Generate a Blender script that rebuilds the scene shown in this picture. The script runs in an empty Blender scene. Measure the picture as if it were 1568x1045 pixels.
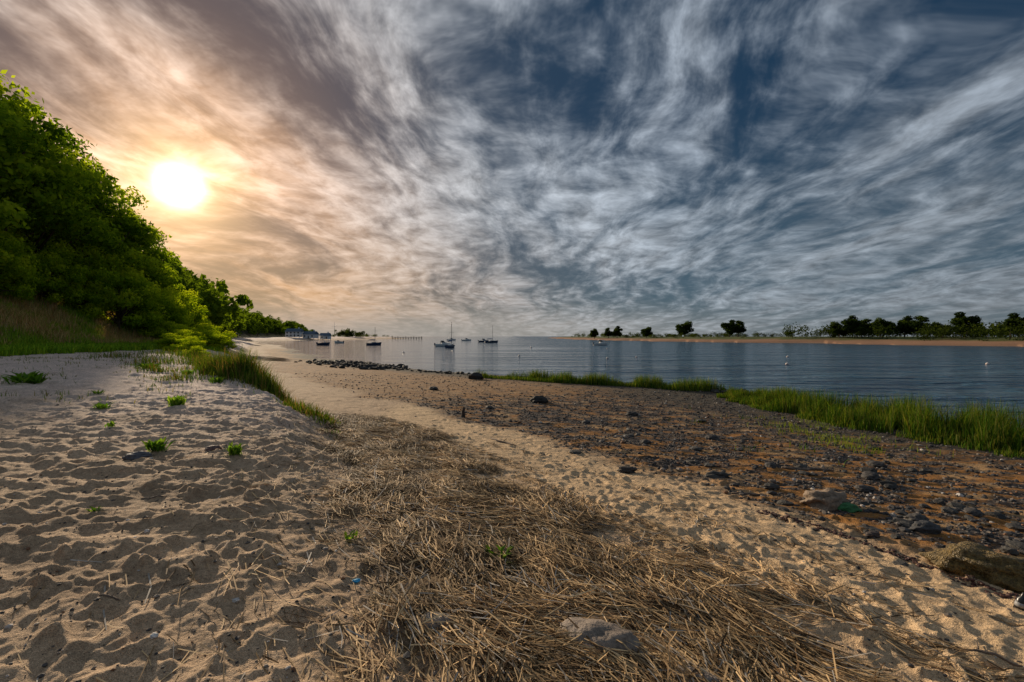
import bpy, bmesh, math, numpy as np
from mathutils import Vector
rng=np.random.default_rng(7)
scene=bpy.context.scene
scene.view_settings.view_transform='Standard'; scene.view_settings.look='None'; scene.view_settings.exposure=0
pi=math.pi
# ------------------------------------------------------------ noise
_p=np.random.default_rng(1).permutation(256); _p=np.concatenate([_p,_p,_p])
_a=np.random.default_rng(2).random(256)*2*pi; _c=np.cos(_a); _s=np.sin(_a)
def pn(x,y,seed=0):
    x=np.asarray(x,float)+seed*17.31; y=np.asarray(y,float)+seed*9.73
    xi=np.floor(x).astype(np.int64); yi=np.floor(y).astype(np.int64)
    xf=x-xi; yf=y-yi; xi=xi&255; yi=yi&255
    u=xf*xf*xf*(xf*(xf*6-15)+10); v=yf*yf*yf*(yf*(yf*6-15)+10)
    def g(ix,iy,fx,fy):
        h=_p[_p[ix]+iy]; return _c[h]*fx+_s[h]*fy
    a=g(xi,yi,xf,yf); b=g(xi+1,yi,xf-1,yf); c=g(xi,yi+1,xf,yf-1); d=g(xi+1,yi+1,xf-1,yf-1)
    return ((a*(1-u)+b*u)*(1-v)+(c*(1-u)+d*u)*v)*1.5
def fbm(x,y,o=4,seed=0,gain=.5):
    s=0; a=1.0; f=1.0; t=0
    for i in range(o):
        s=s+a*pn(x*f,y*f,seed+i*3); t+=a; a*=gain; f*=2.03
    return s/t
def sm(a,b,x):
    t=np.clip((x-a)/(b-a),0,1); return t*t*(3-2*t)
# ------------------------------------------------------------ terrain
def tab(*p):
    a=np.array(p,float); return lambda y: np.interp(y,a[:,0],a[:,1])
S=tab((-40,36),(0,22),(5,19),(10,16),(13,14.5),(20,12.5),(25,12),(28,9),(33,2),(39.5,-7.6),(63,-26),(139,-71),(260,-150),(330,-150),(400,-148),(450,-128),(500,-145),(560,-130),(620,-140),(640,-280),(660,-900),(3000,-4000))
E=tab((-40,2),(0,-.5),(5,-2),(10,-3.9),(13,-6.5),(22,-14),(40,-24),(70,-42),(139,-78),(260,-156),(400,-160),(500,-160),(560,-145),(620,-155),(640,-285),(660,-910),(3000,-4100))
F=tab((-40,-24),(0,-23),(22,-24.5),(30,-27),(42,-31),(55,-36),(70,-47),(110,-74),(150,-98),(260,-165),(330,-190),(400,-212),(500,-240),(560,-250),(620,-265),(640,-290),(660,-920),(3000,-4200))
B=tab((0,1.35),(5,1.25),(8,1.03),(12,.88),(22,.75),(40,.6),(150,.6))
PL=tab((0,1.36),(5,1.45),(10,1.58),(22,1.95),(40,1.9),(70,1.6),(150,1.3),(600,1.6))
HH=tab((0,13),(30,12),(50,7),(70,7),(110,16),(150,25),(300,32),(450,21),(600,11),(650,1))
R=tab((-40,210),(60,175),(100,160),(130,146),(190,127),(260,81),(400,60),(700,56),(760,62),(790,3000),(3000,9000))
G=tab((0,6),(3.7,4.3),(4.5,4),(6.2,3.2),(8.6,2.3),(12.5,-.8),(16,-4),(20,-7.5),(32,-17),(63,-34),(100,-55))
WL=tab((-3,.6),(0,.1),(2,-.45),(3.3,-1.05),(5.3,-1.8),(8,-3),(10.5,-4.2),(13,-5.6))
WR=tab((-3,5.5),(0,3.9),(2.2,2.4),(3,2.0),(3.9,1.45),(6.3,.05),(8,-.8),(11,-2.2),(13,-4.0))
def wrack(x,y):
    n=fbm(x*1.1,y*1.1,3,5)*.9
    l=sm(-.25,.35,x-WL(y)+n); r=sm(-.25,.4,WR(y)-x+n)
    return l*r*sm(14,11,y)
def base_z(x,y):
    d=np.hypot(x,y)
    amp=np.clip(d/25,.25,5)
    xs=x+fbm(x*.12,y*.12,3,11)*1.2*amp+fbm(x*.9,y*.9,2,14)*.25
    s,e,b,p,f=S(y),E(y),B(y),PL(y),F(y)
    t=np.clip((s-xs)/(s-e),0,1)
    beach=b*t**1.3
    beach=np.where(xs>s,-np.clip((xs-s)*.06,0,2.5),beach)
    w=np.interp(y,[0,8,14,40,300],[1.5,1.3,2.2,5,8])
    xe=x+fbm(x*.4,y*.4,3,21)*np.clip(y*.07,0,1.2)
    k=sm(0,1,(e-xe)/w+.2)
    z=beach*(1-k)+(p+.035*np.clip(e-x,0,20))*k
    h=np.clip(f-x+fbm(x*.1,y*.1,2,31)*2,0,400); H=HH(y)
    z=z+H*(1-np.exp(-h*h*.8/((h+1.5)*np.maximum(H,.1))))
    q=x-R(y)+fbm(x*.03,y*.03,3,41)*14
    zr=np.where(q>0,np.clip(q*.09,0,1.1)+sm(12,40,q)*1.5+fbm(x*.05,y*.05,2,3)*.25*sm(10,30,q),-2.5)
    return np.maximum(z,zr)
th=np.concatenate([np.linspace(-pi,math.radians(-82),40,endpoint=False),np.linspace(math.radians(-82),math.radians(82),1150,endpoint=False),np.linspace(math.radians(82),pi,40)])
rr=np.concatenate([np.geomspace(.25,1.5,26,endpoint=False),np.geomspace(1.5,13,560,endpoint=False),np.geomspace(13,70,230,endpoint=False),np.geomspace(70,5000,130)])
RR,TH=np.meshgrid(rr,th,indexing='ij'); GX=RR*np.sin(TH); GY=RR*np.cos(TH)
GZ=base_z(GX,GY)
near=sm(45,12,RR)
wrk=wrack(GX,GY)
gx=GX-G(GY)+fbm(GX*.35,GY*.35,3,51)*1.6
grav=sm(-.5,.9,gx)*(GZ>-1)
left=sm(.3,-1.0,GX-E(GY))
n1=fbm(GX*.9,GY*1.9,4,61); n2=fbm(GX*2.6,GY*4.2,3,71); rid=1-np.abs(pn(GX*1.0+n1*1.6,GY*2.4+n2*.9,77))*2; rid2=1-np.abs(pn(GX*2.3+n2*1.4,GY*4.6+n1*2,78))*2
GZ=GZ+near*(1-.6*grav)*(1-.5*wrk)*(n1*.06*(0.4+left)+n2*.02+(rid-.5)*.032*left+(rid2-.5)*.014*left)
GZ=GZ+near*grav*fbm(GX*1.6,GY*3.2,4,81)*.055
GZ=GZ+near*wrk*(.05+fbm(GX*2.5,GY*2.5,3,91)*.06)
fr=np.random.default_rng(33)
def foot(cx,cy,a,b,ang,dep,soft=0):
    r0=math.hypot(cx,cy)
    if r0<1.0: return
    m=2.4*a; t0=math.atan2(cx,cy)
    i0,i1=np.searchsorted(rr,[r0-m,r0+m]); j0,j1=np.searchsorted(th,[t0-m/r0,t0+m/r0])
    if i1-i0<3 or j1-j0<3: return
    x=GX[i0:i1,j0:j1]-cx; y=GY[i0:i1,j0:j1]-cy
    u=x*math.cos(ang)+y*math.sin(ang); v=-x*math.sin(ang)+y*math.cos(ang)
    v=v+.25*u*u/a*(1 if dep>.025 else -1)
    e=np.sqrt((u/a)**2+(v/b)**2)*(1+.4*pn(x*8+cx,y*8+cy,int(cx*13)%50))
    w=(1-sm(.3,1.25,e))*(.75 if not soft else .55)
    Zs=GZ[i0:i1,j0:j1]
    base=Zs.mean()
    Zs[:]=Zs*(1-w)+(base-dep)*w + dep*(.3-.1*soft)*np.exp(-((e-1.35)/.32)**2)
for k in range(4600):
    lr=fr.random(); r=1.3*(22/1.3)**lr; t=math.radians(fr.uniform(-58,58))
    x=r*math.sin(t); y=r*math.cos(t)
    if x>G(y)+.6 and y<14: continue
    if x>G(y)+.6 and fr.random()<.75: continue
    if x>WL(y)-.1 and x<WR(y)+.1 and y<11 and fr.random()<.93: continue
    if x<=WL(y):
        a=.07+.2*fr.random()**1.7; foot(x,y,a,a*fr.uniform(.45,.9),fr.uniform(-1.6,1.6),fr.uniform(.01,.04)*(.5+a*3),1)
    else:
        foot(x,y,fr.uniform(.1,.15),fr.uniform(.055,.08),fr.normal(2.1,.45),fr.uniform(.018,.036))
GZ+=near*(1-wrk)*(fbm(GX*5,GY*7,2,94)*.011+fbm(GX*15,GY*17,2,95)*.006)
def ground_z(x,y):
    x=np.asarray(x,float); y=np.asarray(y,float)
    fi=np.interp(np.hypot(x,y),rr,np.arange(len(rr))); fj=np.interp(np.arctan2(x,y),th,np.arange(len(th)))
    i=np.clip(fi.astype(int),0,len(rr)-2); j=np.clip(fj.astype(int),0,len(th)-2); a=fi-i; b=fj-j
    return (GZ[i,j]*(1-a)+GZ[i+1,j]*a)*(1-b)+(GZ[i,j+1]*(1-a)+GZ[i+1,j+1]*a)*b
# ------------------------------------------------------------ mesh helpers
def build(name,V,quads=None,tris=None,mats=(),mi=None,smooth=True,col=None,parent=None,link=True):
    me=bpy.data.meshes.new(name)
    V=np.asarray(V,np.float32).reshape(-1,3)
    q=np.zeros((0,4),int) if quads is None or len(quads)==0 else np.asarray(quads,int)
    t=np.zeros((0,3),int) if tris is None or len(tris)==0 else np.asarray(tris,int)
    me.vertices.add(len(V)); me.vertices.foreach_set('co',V.ravel())
    li=np.concatenate([q.ravel(),t.ravel()]).astype(np.int32)
    me.loops.add(len(li)); me.loops.foreach_set('vertex_index',li)
    me.polygons.add(len(q)+len(t))
    ls=np.concatenate([np.arange(len(q))*4,len(q)*4+np.arange(len(t))*3]).astype(np.int32)
    me.polygons.foreach_set('loop_start',ls)
    for m in mats: me.materials.append(m)
    if mi is not None: me.polygons.foreach_set('material_index',np.asarray(mi,np.int32))
    me.update(calc_edges=True)
    me.polygons.foreach_set('use_smooth',np.full(len(q)+len(t),smooth,bool))
    if col is not None:
        ca=me.color_attributes.new('Col','FLOAT_COLOR','POINT'); c=np.asarray(col,np.float32)
        if c.shape[1]==3: c=np.concatenate([c,np.ones((len(c),1),np.float32)],1)
        ca.data.foreach_set('color',c.ravel())
    if not link: return me
    ob=bpy.data.objects.new(name,me); scene.collection.objects.link(ob)
    return ob
class MB:
    def __init__(s): s.V=[];s.Q=[];s.T=[];s.C=[];s.mq=[];s.mt=[];s.n=0
    def add(s,V,Q=None,T=None,m=0,c=(1,1,1)):
        V=np.asarray(V,float).reshape(-1,3)
        c=np.asarray(c,float); 
        if c.ndim==1: c=np.tile(c,(len(V),1))
        s.V.append(V); s.C.append(c)
        if Q is not None and len(Q): Q=np.asarray(Q,int); s.Q.append(Q+s.n); s.mq+= [np.full(len(Q),m)]
        if T is not None and len(T): T=np.asarray(T,int); s.T.append(T+s.n); s.mt+= [np.full(len(T),m)]
        s.n+=len(V)
    def box(s,c,sz,m=0,rot=0,col=(1,1,1)):
        x,y,z=np.array(sz)/2
        v=np.array([[-x,-y,-z],[x,-y,-z],[x,y,-z],[-x,y,-z],[-x,-y,z],[x,-y,z],[x,y,z],[-x,y,z]])
        cr,sr=math.cos(rot),math.sin(rot); v=np.stack([v[:,0]*cr-v[:,1]*sr,v[:,0]*sr+v[:,1]*cr,v[:,2]],1)+np.array(c)
        s.add(v,[[0,3,2,1],[4,5,6,7],[0,1,5,4],[1,2,6,5],[2,3,7,6],[3,0,4,7]],m=m,c=col)
    def tube(s,pts,rad,n=7,m=0,col=(1,1,1)):
        pts=np.array(pts,float); k=len(pts); V=[]
        for i in range(k):
            d=pts[min(i+1,k-1)]-pts[max(i-1,0)]; d/=np.linalg.norm(d)+1e-9
            a=np.cross(d,[0.1,1,0.05] if abs(d[1])<.9 else [1,0,0]); a/=np.linalg.norm(a); b=np.cross(d,a)
            for j in range(n):
                t=2*pi*j/n; V.append(pts[i]+rad[i]*(a*math.cos(t)+b*math.sin(t)))
        Q=[[i*n+j,i*n+(j+1)%n,(i+1)*n+(j+1)%n,(i+1)*n+j] for i in range(k-1) for j in range(n)]
        V.append(pts[0]);V.append(pts[-1])
        T=[[k*n,(j+1)%n,j] for j in range(n)]+[[k*n+1,(k-1)*n+j,(k-1)*n+(j+1)%n] for j in range(n)]
        s.add(V,Q,T,m=m,c=col)
    def out(s,name,mats,smooth=False,link=True):
        Q=np.concatenate(s.Q) if s.Q else None; T=np.concatenate(s.T) if s.T else None
        mi=np.concatenate(s.mq+s.mt)
        return build(name,np.concatenate(s.V),Q,T,mats,mi,smooth,np.concatenate(s.C),link=link)
def strips(mb,P0,P1,P2,side,w0,w1,w2,col,m=0):
    n=len(P0); w0,w1,w2=[np.asarray(w).reshape(-1,1)*np.ones((n,1)) for w in (w0,w1,w2)]
    V=np.stack([P0-side*w0,P0+side*w0,P1-side*w1,P1+side*w1,P2-side*w2,P2+side*w2],1).reshape(-1,3)
    b=np.arange(n)[:,None]*6
    Q=np.concatenate([b+np.array([0,1,3,2]),b+np.array([2,3,5,4])])
    mb.add(V,Q,m=m,c=np.repeat(col,6,0))
def ico(sub):
    bm=bmesh.new(); bmesh.ops.create_icosphere(bm,subdivisions=sub,radius=1)
    v=np.array([x.co[:] for x in bm.verts]); f=np.array([[q.index for q in p.verts] for p in bm.faces]); bm.free(); return v,f
ICO1=ico(1); ICO2=ico(2); ICO4=ico(4)
# ------------------------------------------------------------ materials
class NT:
    def __init__(s,nt): s.nt=nt
    def n(s,t,**k):
        x=s.nt.nodes.new(t)
        for a,b in k.items(): setattr(x,a,b)
        return x
    def put(s,sock,v):
        if hasattr(v,'is_linked') or isinstance(v,bpy.types.NodeSocket): s.nt.links.new(v,sock)
        else: sock.default_value=v
    def m(s,op,a,b=0.0,c=0.0,clamp=False):
        x=s.n('ShaderNodeMath',operation=op,use_clamp=clamp); s.put(x.inputs[0],a); s.put(x.inputs[1],b); s.put(x.inputs[2],c); return x.outputs[0]
    def vm(s,op,a,b=(0,0,0)):
        x=s.n('ShaderNodeVectorMath',operation=op); s.put(x.inputs[0],a); s.put(x.inputs[1],b)
        return x.outputs['Value'] if op=='DOT_PRODUCT' else x.outputs[0]
    def sc(s,a,f):
        x=s.n('ShaderNodeVectorMath',operation='SCALE'); s.put(x.inputs[0],a); s.put(x.inputs[3],f); return x.outputs[0]
    def mix(s,f,a,b,bt='MIX'):
        x=s.n('ShaderNodeMix',data_type='RGBA',blend_type=bt); s.put(x.inputs[0],f)
        s.put(x.inputs[6],a if not isinstance(a,tuple) else (*a,1)[:4]); s.put(x.inputs[7],b if not isinstance(b,tuple) else (*b,1)[:4]); return x.outputs[2]
    def mr(s,v,a,b,c=0.0,d=1.0,sm=True):
        x=s.n('ShaderNodeMapRange',interpolation_type='SMOOTHSTEP' if sm else 'LINEAR'); s.put(x.inputs[0],v)
        for i,q in enumerate((a,b,c,d)): s.put(x.inputs[i+1],q)
        return x.outputs[0]
    def noise(s,vec,sc,det=4,ro=.5,dist=0):
        x=s.n('ShaderNodeTexNoise'); s.put(x.inputs['Vector'],vec); x.inputs['Scale'].default_value=sc; x.inputs['Detail'].default_value=det
        x.inputs['Roughness'].default_value=ro; x.inputs['Distortion'].default_value=dist; return x.outputs[0]
    def comb(s,x,y,z=0.0):
        c=s.n('ShaderNodeCombineXYZ'); s.put(c.inputs[0],x); s.put(c.inputs[1],y); s.put(c.inputs[2],z); return c.outputs[0]
def newmat(name):
    m=bpy.data.materials.new(name); m.use_nodes=True; m.node_tree.nodes.clear(); t=NT(m.node_tree)
    o=t.n('ShaderNodeOutputMaterial'); return m,t,o
def simple(name,col,rough=.7,metal=0,var=.25,sc=8,bump=.2,attr=False,coord='Object',spec=.4):
    m,t,o=newmat(name); p=t.n('ShaderNodeBsdfPrincipled'); p.inputs['Roughness'].default_value=rough; p.inputs['Metallic'].default_value=metal; p.inputs['Specular IOR Level'].default_value=spec
    co=t.n('ShaderNodeTexCoord').outputs[coord]; nz=t.noise(co,sc,3,.6)
    f=t.mr(nz,.3,.7,1-var,1+var,False)
    vmn=t.n('ShaderNodeVectorMath',operation='SCALE')
    if attr: t.put(vmn.inputs[0],t.n('ShaderNodeAttribute',attribute_name='Col').outputs['Color'])
    else: vmn.inputs[0].default_value=col
    t.put(vmn.inputs[3],f); t.put(p.inputs['Base Color'],vmn.outputs[0])
    if bump:
        b=t.n('ShaderNodeBump'); b.inputs['Strength'].default_value=bump; b.inputs['Distance'].default_value=.05; t.put(b.inputs['Height'],nz); t.put(p.inputs['Normal'],b.outputs[0])
    t.nt.links.new(p.outputs[0],o.inputs[0]); return m
def leafmat(name,trans=.45,gain=1.0):
    m,t,o=newmat(name); a=t.n('ShaderNodeAttribute',attribute_name='Col').outputs['Color']
    d=t.n('ShaderNodeBsdfDiffuse'); t.put(d.inputs[0],a)
    tr=t.n('ShaderNodeBsdfTranslucent'); tc=t.mix(1.0,a,(1.5*gain,1.35*gain,.5*gain),'MULTIPLY'); t.put(tr.inputs[0],tc)
    mx=t.n('ShaderNodeMixShader'); mx.inputs[0].default_value=trans; t.nt.links.new(d.outputs[0],mx.inputs[1]); t.nt.links.new(tr.outputs[0],mx.inputs[2])
    t.nt.links.new(mx.outputs[0],o.inputs[0]); return m
M_leaf=leafmat('foliage',.5,1.2); M_grass=leafmat('grass_blades',.35,.9)
M_bark=simple('bark',(.07,.05,.035),.9,var=.5,sc=6,bump=0)
M_attr=simple('stone_attr',(1,1,1),.75,attr=True,var=.35,sc=40,bump=.35)
M_grav=simple('gravel_stone',(1,1,1),.8,attr=True,var=.2,sc=40,bump=0)
M_straw=simple('dry_straw',(1,1,1),.75,attr=True,var=.25,sc=30,bump=0,spec=.15)
# ground
m,t,o=newmat('ground_sand'); p=t.n('ShaderNodeBsdfPrincipled'); p.inputs['Specular IOR Level'].default_value=.15
co=t.n('ShaderNodeTexCoord').outputs['Object']; at=t.n('ShaderNodeAttribute',attribute_name='Col')
fine=t.noise(co,170,1,.7); mid=t.noise(co,26,4,.72); big=t.noise(co,3.5,2,.6)
gm=at.outputs['Alpha']
f=t.m('MULTIPLY',t.mr(mid,.3,.7,.66,1.3,False),t.mr(fine,.25,.75,.5,1.5,False)); f=t.m('MULTIPLY',f,t.mr(big,.3,.7,.85,1.15,False))
vs=t.n('ShaderNodeVectorMath',operation='SCALE'); t.put(vs.inputs[0],at.outputs['Color']); t.put(vs.inputs[3],f)
vo=t.n('ShaderNodeTexVoronoi',feature='F1'); t.put(vo.inputs['Vector'],co); vo.inputs['Scale'].default_value=34
sp=t.m('SUBTRACT',t.mr(gm,0.,1.,.12,.46,False),vo.outputs['Distance'])
spm=t.mr(sp,-.02,.05)
rnd=t.n('ShaderNodeSeparateColor'); t.put(rnd.inputs[0],vo.outputs['Color'])
gate=t.m('MULTIPLY',spm,t.mr(rnd.outputs[0],.35,.4))
pc=t.n('ShaderNodeValToRGB'); t.put(pc.inputs[0],rnd.outputs[1]); cr=pc.color_ramp; cr.elements[0].color=(.03,.03,.035,1); cr.elements[1].color=(.3,.26,.22,1)
e=cr.elements.new(.5); e.color=(.07,.065,.065,1); e=cr.elements.new(.85); e.color=(.15,.11,.08,1)
colr=t.mix(gate,vs.outputs[0],pc.outputs[0]); t.put(p.inputs['Base Color'],colr); p.inputs['Roughness'].default_value=.9
h=t.m('ADD',t.m('MULTIPLY',fine,.2),t.m('MULTIPLY',mid,1.0))
b=t.n('ShaderNodeBump'); b.inputs['Strength'].default_value=.95; b.inputs['Distance'].default_value=.026; t.put(b.inputs['Height'],h); t.put(p.inputs['Normal'],b.outputs[0])
t.nt.links.new(p.outputs[0],o.inputs[0]); M_ground=m
# ground albedo
def C(*c): return np.array(c)
def lerp(a,b,k): return a*(1-k[...,None])+b*k[...,None]
v1=fbm(GX*.5,GY*.9,4,101); v2=fbm(GX*1.5,GY*3.6,4,111)
col=np.ones(GX.shape+(3,))*C(.48,.335,.21)
col=lerp(col,C(.66,.51,.42),sm(4,12,GY)*left)
col=lerp(col,C(.33,.225,.14),sm(-.1,.4,v1)*.8*sm(12,5,RR)+sm(.1,.5,v1)*.4*sm(5,12,RR))
path=sm(-.3,.5,GX-WR(GY))*(1-grav); col=lerp(col,C(.64,.45,.26),path*.75)
org=lerp(np.ones(GX.shape+(3,))*C(.31,.145,.042),C(.075,.06,.05),sm(-.16,.18,v2+.25*v1+.2*sm(8,14,GY)-.4*sm(17,24,GY-GX*.6)))
org=lerp(org,C(.44,.28,.14),sm(.08,.42,fbm(GX*.8,GY*1.4,3,131))*.75)
org=lerp(org,C(.34,.215,.115),sm(16,26,GY-GX*.8)*.55)
col=lerp(col,org,grav)
col=lerp(col,C(.11,.067,.034),wrk*.92)
mud=np.exp(-((GX-S(GY)+2.5)/3.0)**2)*sm(37,43,GY)*sm(66,54,GY); col=lerp(col,C(.06,.045,.03),mud*.9)
wet=sm(.22,.05,GZ); col=lerp(col,C(.07,.06,.045),wet*(RR<120))
col=lerp(col,C(.30,.24,.18),wet*(RR>=120)*.6)
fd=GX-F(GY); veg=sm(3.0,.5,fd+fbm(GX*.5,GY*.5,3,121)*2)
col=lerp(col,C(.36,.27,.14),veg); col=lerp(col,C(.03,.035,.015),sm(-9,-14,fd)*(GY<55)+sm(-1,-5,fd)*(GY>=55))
q=GX-R(GY); rl=(q>-8)*(GZ>-.2)*(GX>40)
col=lerp(col,C(.30,.165,.095),rl*1.0); col=lerp(col,C(.09,.105,.03),rl*sm(1.1,1.6,GZ+fbm(GX*.05,GY*.05,3,9)*.5))
alpha=np.clip(grav*(.35+.65*sm(-.2,.2,v2))*(RR<60)+.0,0,1)
colA=np.concatenate([col,alpha[...,None]],-1)
nr,nt_=GX.shape; V=np.stack([GX,GY,GZ],-1).reshape(-1,3)
ii,jj=np.meshgrid(np.arange(nr-1),np.arange(nt_-1),indexing='ij'); a=ii*nt_+jj
Q=np.stack([a,a+1,a+nt_+1,a+nt_],-1).reshape(-1,4)
V=np.concatenate([V,[[0,0,GZ[0].mean()]]]); T=np.stack([np.full(nt_-1,len(V)-1),np.arange(1,nt_),np.arange(nt_-1)],1)
colA=np.concatenate([colA.reshape(-1,4),[[.5,.4,.3,0]]])
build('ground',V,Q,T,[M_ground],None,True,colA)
# ------------------------------------------------------------ water
m,t,o=newmat('sea_water'); p=t.n('ShaderNodeBsdfPrincipled'); p.inputs['Base Color'].default_value=(.02,.08,.135,1); p.inputs['IOR'].default_value=1.33
co=t.n('ShaderNodeTexCoord').outputs['Object']; mp=t.n('ShaderNodeMapping'); t.put(mp.inputs[0],co); mp.inputs['Rotation'].default_value=(0,0,.3); mp.inputs['Scale'].default_value=(.28,1.0,1)
w1=t.noise(mp.outputs[0],.9,3,.65,.3); w2=t.noise(mp.outputs[0],.2,3,.55,.5)
hh=t.m('ADD',t.m('MULTIPLY',w1,1.7),t.m('MULTIPLY',w2,4.2))
mp2=t.n('ShaderNodeMapping'); t.put(mp2.inputs[0],co); mp2.inputs['Scale'].default_value=(.012,.05,1)
calm=t.noise(mp2.outputs[0],1.0,4,.6,.3); sx=t.n('ShaderNodeSeparateXYZ'); t.put(sx.inputs[0],co)
wind=t.mr(t.m('ADD',t.m('MULTIPLY',sx.outputs[0],.012),calm),.4,.8)
t.put(p.inputs['Roughness'],t.mr(wind,0,1,.06,.15,False))
b=t.n('ShaderNodeBump'); t.put(b.inputs['Strength'],t.mr(wind,0,1,.14,1.0,False)); b.inputs['Distance'].default_value=1.0; t.put(b.inputs['Height'],hh); t.put(p.inputs['Normal'],b.outputs[0])
t.nt.links.new(p.outputs[0],o.inputs[0]); M_water=m
g=30; xs=np.linspace(-9000,9000,g); X,Y=np.meshgrid(xs,np.linspace(-2000,16000,g),indexing='ij'); V=np.stack([X,Y,X*0],-1).reshape(-1,3)
ii,jj=np.meshgrid(np.arange(g-1),np.arange(g-1),indexing='ij'); a=(ii*g+jj).ravel(); build('water',V,np.stack([a,a+g,a+g+1,a+1],1),None,[M_water],None,True)
# ------------------------------------------------------------ straw wrack
mb=MB(); N=85000; r=np.random.default_rng(5)
y=1.2+11.8*r.random(N)**1.6; x=WL(y)-.6+(WR(y)-WL(y)+1.3)*r.random(N)
wv=wrack(x,y); dens=wv*(.3+.9*sm(-.3,.2,fbm(x*1.6,y*1.6,3,5)))
keep=r.random(N)<dens*1.1; x=x[keep];y=y[keep]
k2=7000; yy=1.5+8*r.random(k2)**1.3; xx=WR(yy)+np.abs(r.normal(0,1.1,k2)); kk=fbm(xx*1.2+yy*.9,yy*.35,3,141)>.1; x=np.concatenate([x,xx[kk]]);y=np.concatenate([y,yy[kk]])
k2=1300; yy=1.5+9*r.random(k2); xx=WL(yy)-np.abs(r.normal(0,.8,k2)); x=np.concatenate([x,xx]);y=np.concatenate([y,yy])
n=len(x); flow=math.atan2(-8.5,5.8)+fbm(x*.8,y*.8,3,151)*1.8; yaw=flow+r.normal(0,.38,n)+(r.random(n)<.22)*r.uniform(-1.5,1.5,n)
L=r.gamma(3,.055,n)+.05; L=np.clip(L,.05,.5); pitch=r.normal(0,.1,n)
z=ground_z(x,y)+.004+wrack(x,y)*r.random(n)**1.3*.06
d=np.stack([np.cos(yaw)*np.cos(pitch),np.sin(yaw)*np.cos(pitch),np.sin(pitch)],1); c0=np.stack([x,y,z],1)
sd=np.stack([-np.sin(yaw),np.cos(yaw),r.normal(0,.5,n)],1); sd/=np.linalg.norm(sd,axis=1)[:,None]
P0=c0-d*L[:,None]/2; P2=c0+d*L[:,None]/2; P1=c0+np.stack([-np.sin(yaw),np.cos(yaw),np.zeros(n)],1)*(r.normal(0,.05,n)*L)[:,None]
for P in (P0,P1,P2): P[:,2]=np.maximum(P[:,2],ground_z(P[:,0],P[:,1])+.003)
br=r.random(n)[:,None]**1.4; cc=C(.085,.045,.018)*(1-br)+C(.72,.49,.25)*br; cc[r.random(n)<.08]=C(.36,.32,.27)
cc*= (.7+.65*sm(-.3,.3,fbm(x*1.3,y*1.3,2,161)))[:,None]
w=r.uniform(.0014,.0042,n)*(1+.04*y); strips(mb,P0,P1,P2,sd,w,w,w*.7,cc)
mb.out('dry_reed_wrack',[M_straw])
# ------------------------------------------------------------ gravel
def stones(name,x,y,s,col,flat=.6,sub=ICO1,sink=.25,mat=M_grav,smooth=False,seed=3):
    r=np.random.default_rng(seed); n=len(x); v,f=sub; k=len(v)
    sc=np.stack([s*r.uniform(.7,1.3,n),s*r.uniform(.6,1.1,n),s*flat*r.uniform(.6,1.2,n)],1)
    P=v[None]*(1+r.uniform(-.22,.22,(n,k,1)))*sc[:,None,:]
    a=r.uniform(0,2*pi,n); ca,sa=np.cos(a)[:,None],np.sin(a)[:,None]
    P=np.stack([P[...,0]*ca-P[...,1]*sa,P[...,0]*sa+P[...,1]*ca,P[...,2]],-1)
    P+=np.stack([x,y,ground_z(x,y)+sc[:,2]*(1-2*sink)],1)[:,None,:]
    F_=f[None]+np.arange(n)[:,None,None]*k
    return build(name,P.reshape(-1,3),None,F_.reshape(-1,3),[mat],None,smooth,np.repeat(col,k,0))
r=np.random.default_rng(9); N=60000
rad=3*(34/3)**(r.random(N)**.8); t_=np.radians(r.uniform(-34,60,N)); x=rad*np.sin(t_); y=rad*np.cos(t_)
gx=x-G(y)+fbm(x*.35,y*.35,3,51)*1.6
dn=sm(-.3,1.2,gx)*(.12+.88*sm(-.15,.2,fbm(x*1.5,y*3.6,4,111)+.25*fbm(x*.5,y*.9,4,101)+.1*sm(8,14,y)-.4*sm(17,24,y-x*.6)))
k=(r.random(N)<dn)&(base_z(x,y)>.02); x,y,rad=x[k],y[k],rad[k]; n=len(x)
s=np.clip(r.gamma(2.2,.0065,n)+.004+rad*.0007,0,.06)
pal=np.array([(.04,.04,.043),(.07,.063,.058),(.12,.10,.085),(.22,.18,.145),(.18,.09,.045),(.45,.41,.37),(.025,.025,.025)]); cc=pal[r.choice(7,n,p=[.28,.24,.2,.09,.1,.02,.07])]
stones('beach_gravel',x,y,s,cc*r.uniform(.8,1.2,(n,1)))
N=6500; rad=1.3*(14/1.3)**r.random(N); t_=np.radians(r.uniform(-58,50,N)); x=rad*np.sin(t_); y=rad*np.cos(t_); n=N
s=np.clip(r.gamma(1.4,.0033,n)+.002+rad*.0004,0,.03); cc=pal[r.choice(7,n,p=[.22,.2,.2,.13,.08,.1,.07])]
stones('beach_pebbles',x,y,s,cc,seed=8)
def rock_line(name,pts,n,smin,smax,seed,spread=.6,dark=1.0,flat=.6):
    r=np.random.default_rng(seed); pts=np.array(pts,float); seg=r.integers(0,len(pts)-1,n); u=r.random(n)[:,None]
    P=pts[seg]*(1-u)+pts[seg+1]*u; d=np.hypot(P[:,0],P[:,1]); P+=r.normal(0,1,(n,2))*spread*(d/30)[:,None]
    s=r.uniform(smin,smax,n)*r.choice([.7,1,1.6],n); c=np.array([(.025,.023,.02)]*n)*r.uniform(.6,2.0,(n,1))*dark
    stones(name,P[:,0],P[:,1],s,c,flat,ICO2,.3,M_attr,False,seed)
rock_line('shoreline_rocks',[(-7.5,38),(2,31),(8,27.6)],230,.05,.14,1,.4)
rock_line('shoreline_rocks',[(-11,40.5),(-16,46),(-20,50.5)],420,.07,.26,6,1.0)
rock_line('shoreline_rocks',[(9.5,26.8),(11.2,24.6),(13,21),(13.6,18.5),(15,14.5)],170,.07,.18,2,.5)
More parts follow.
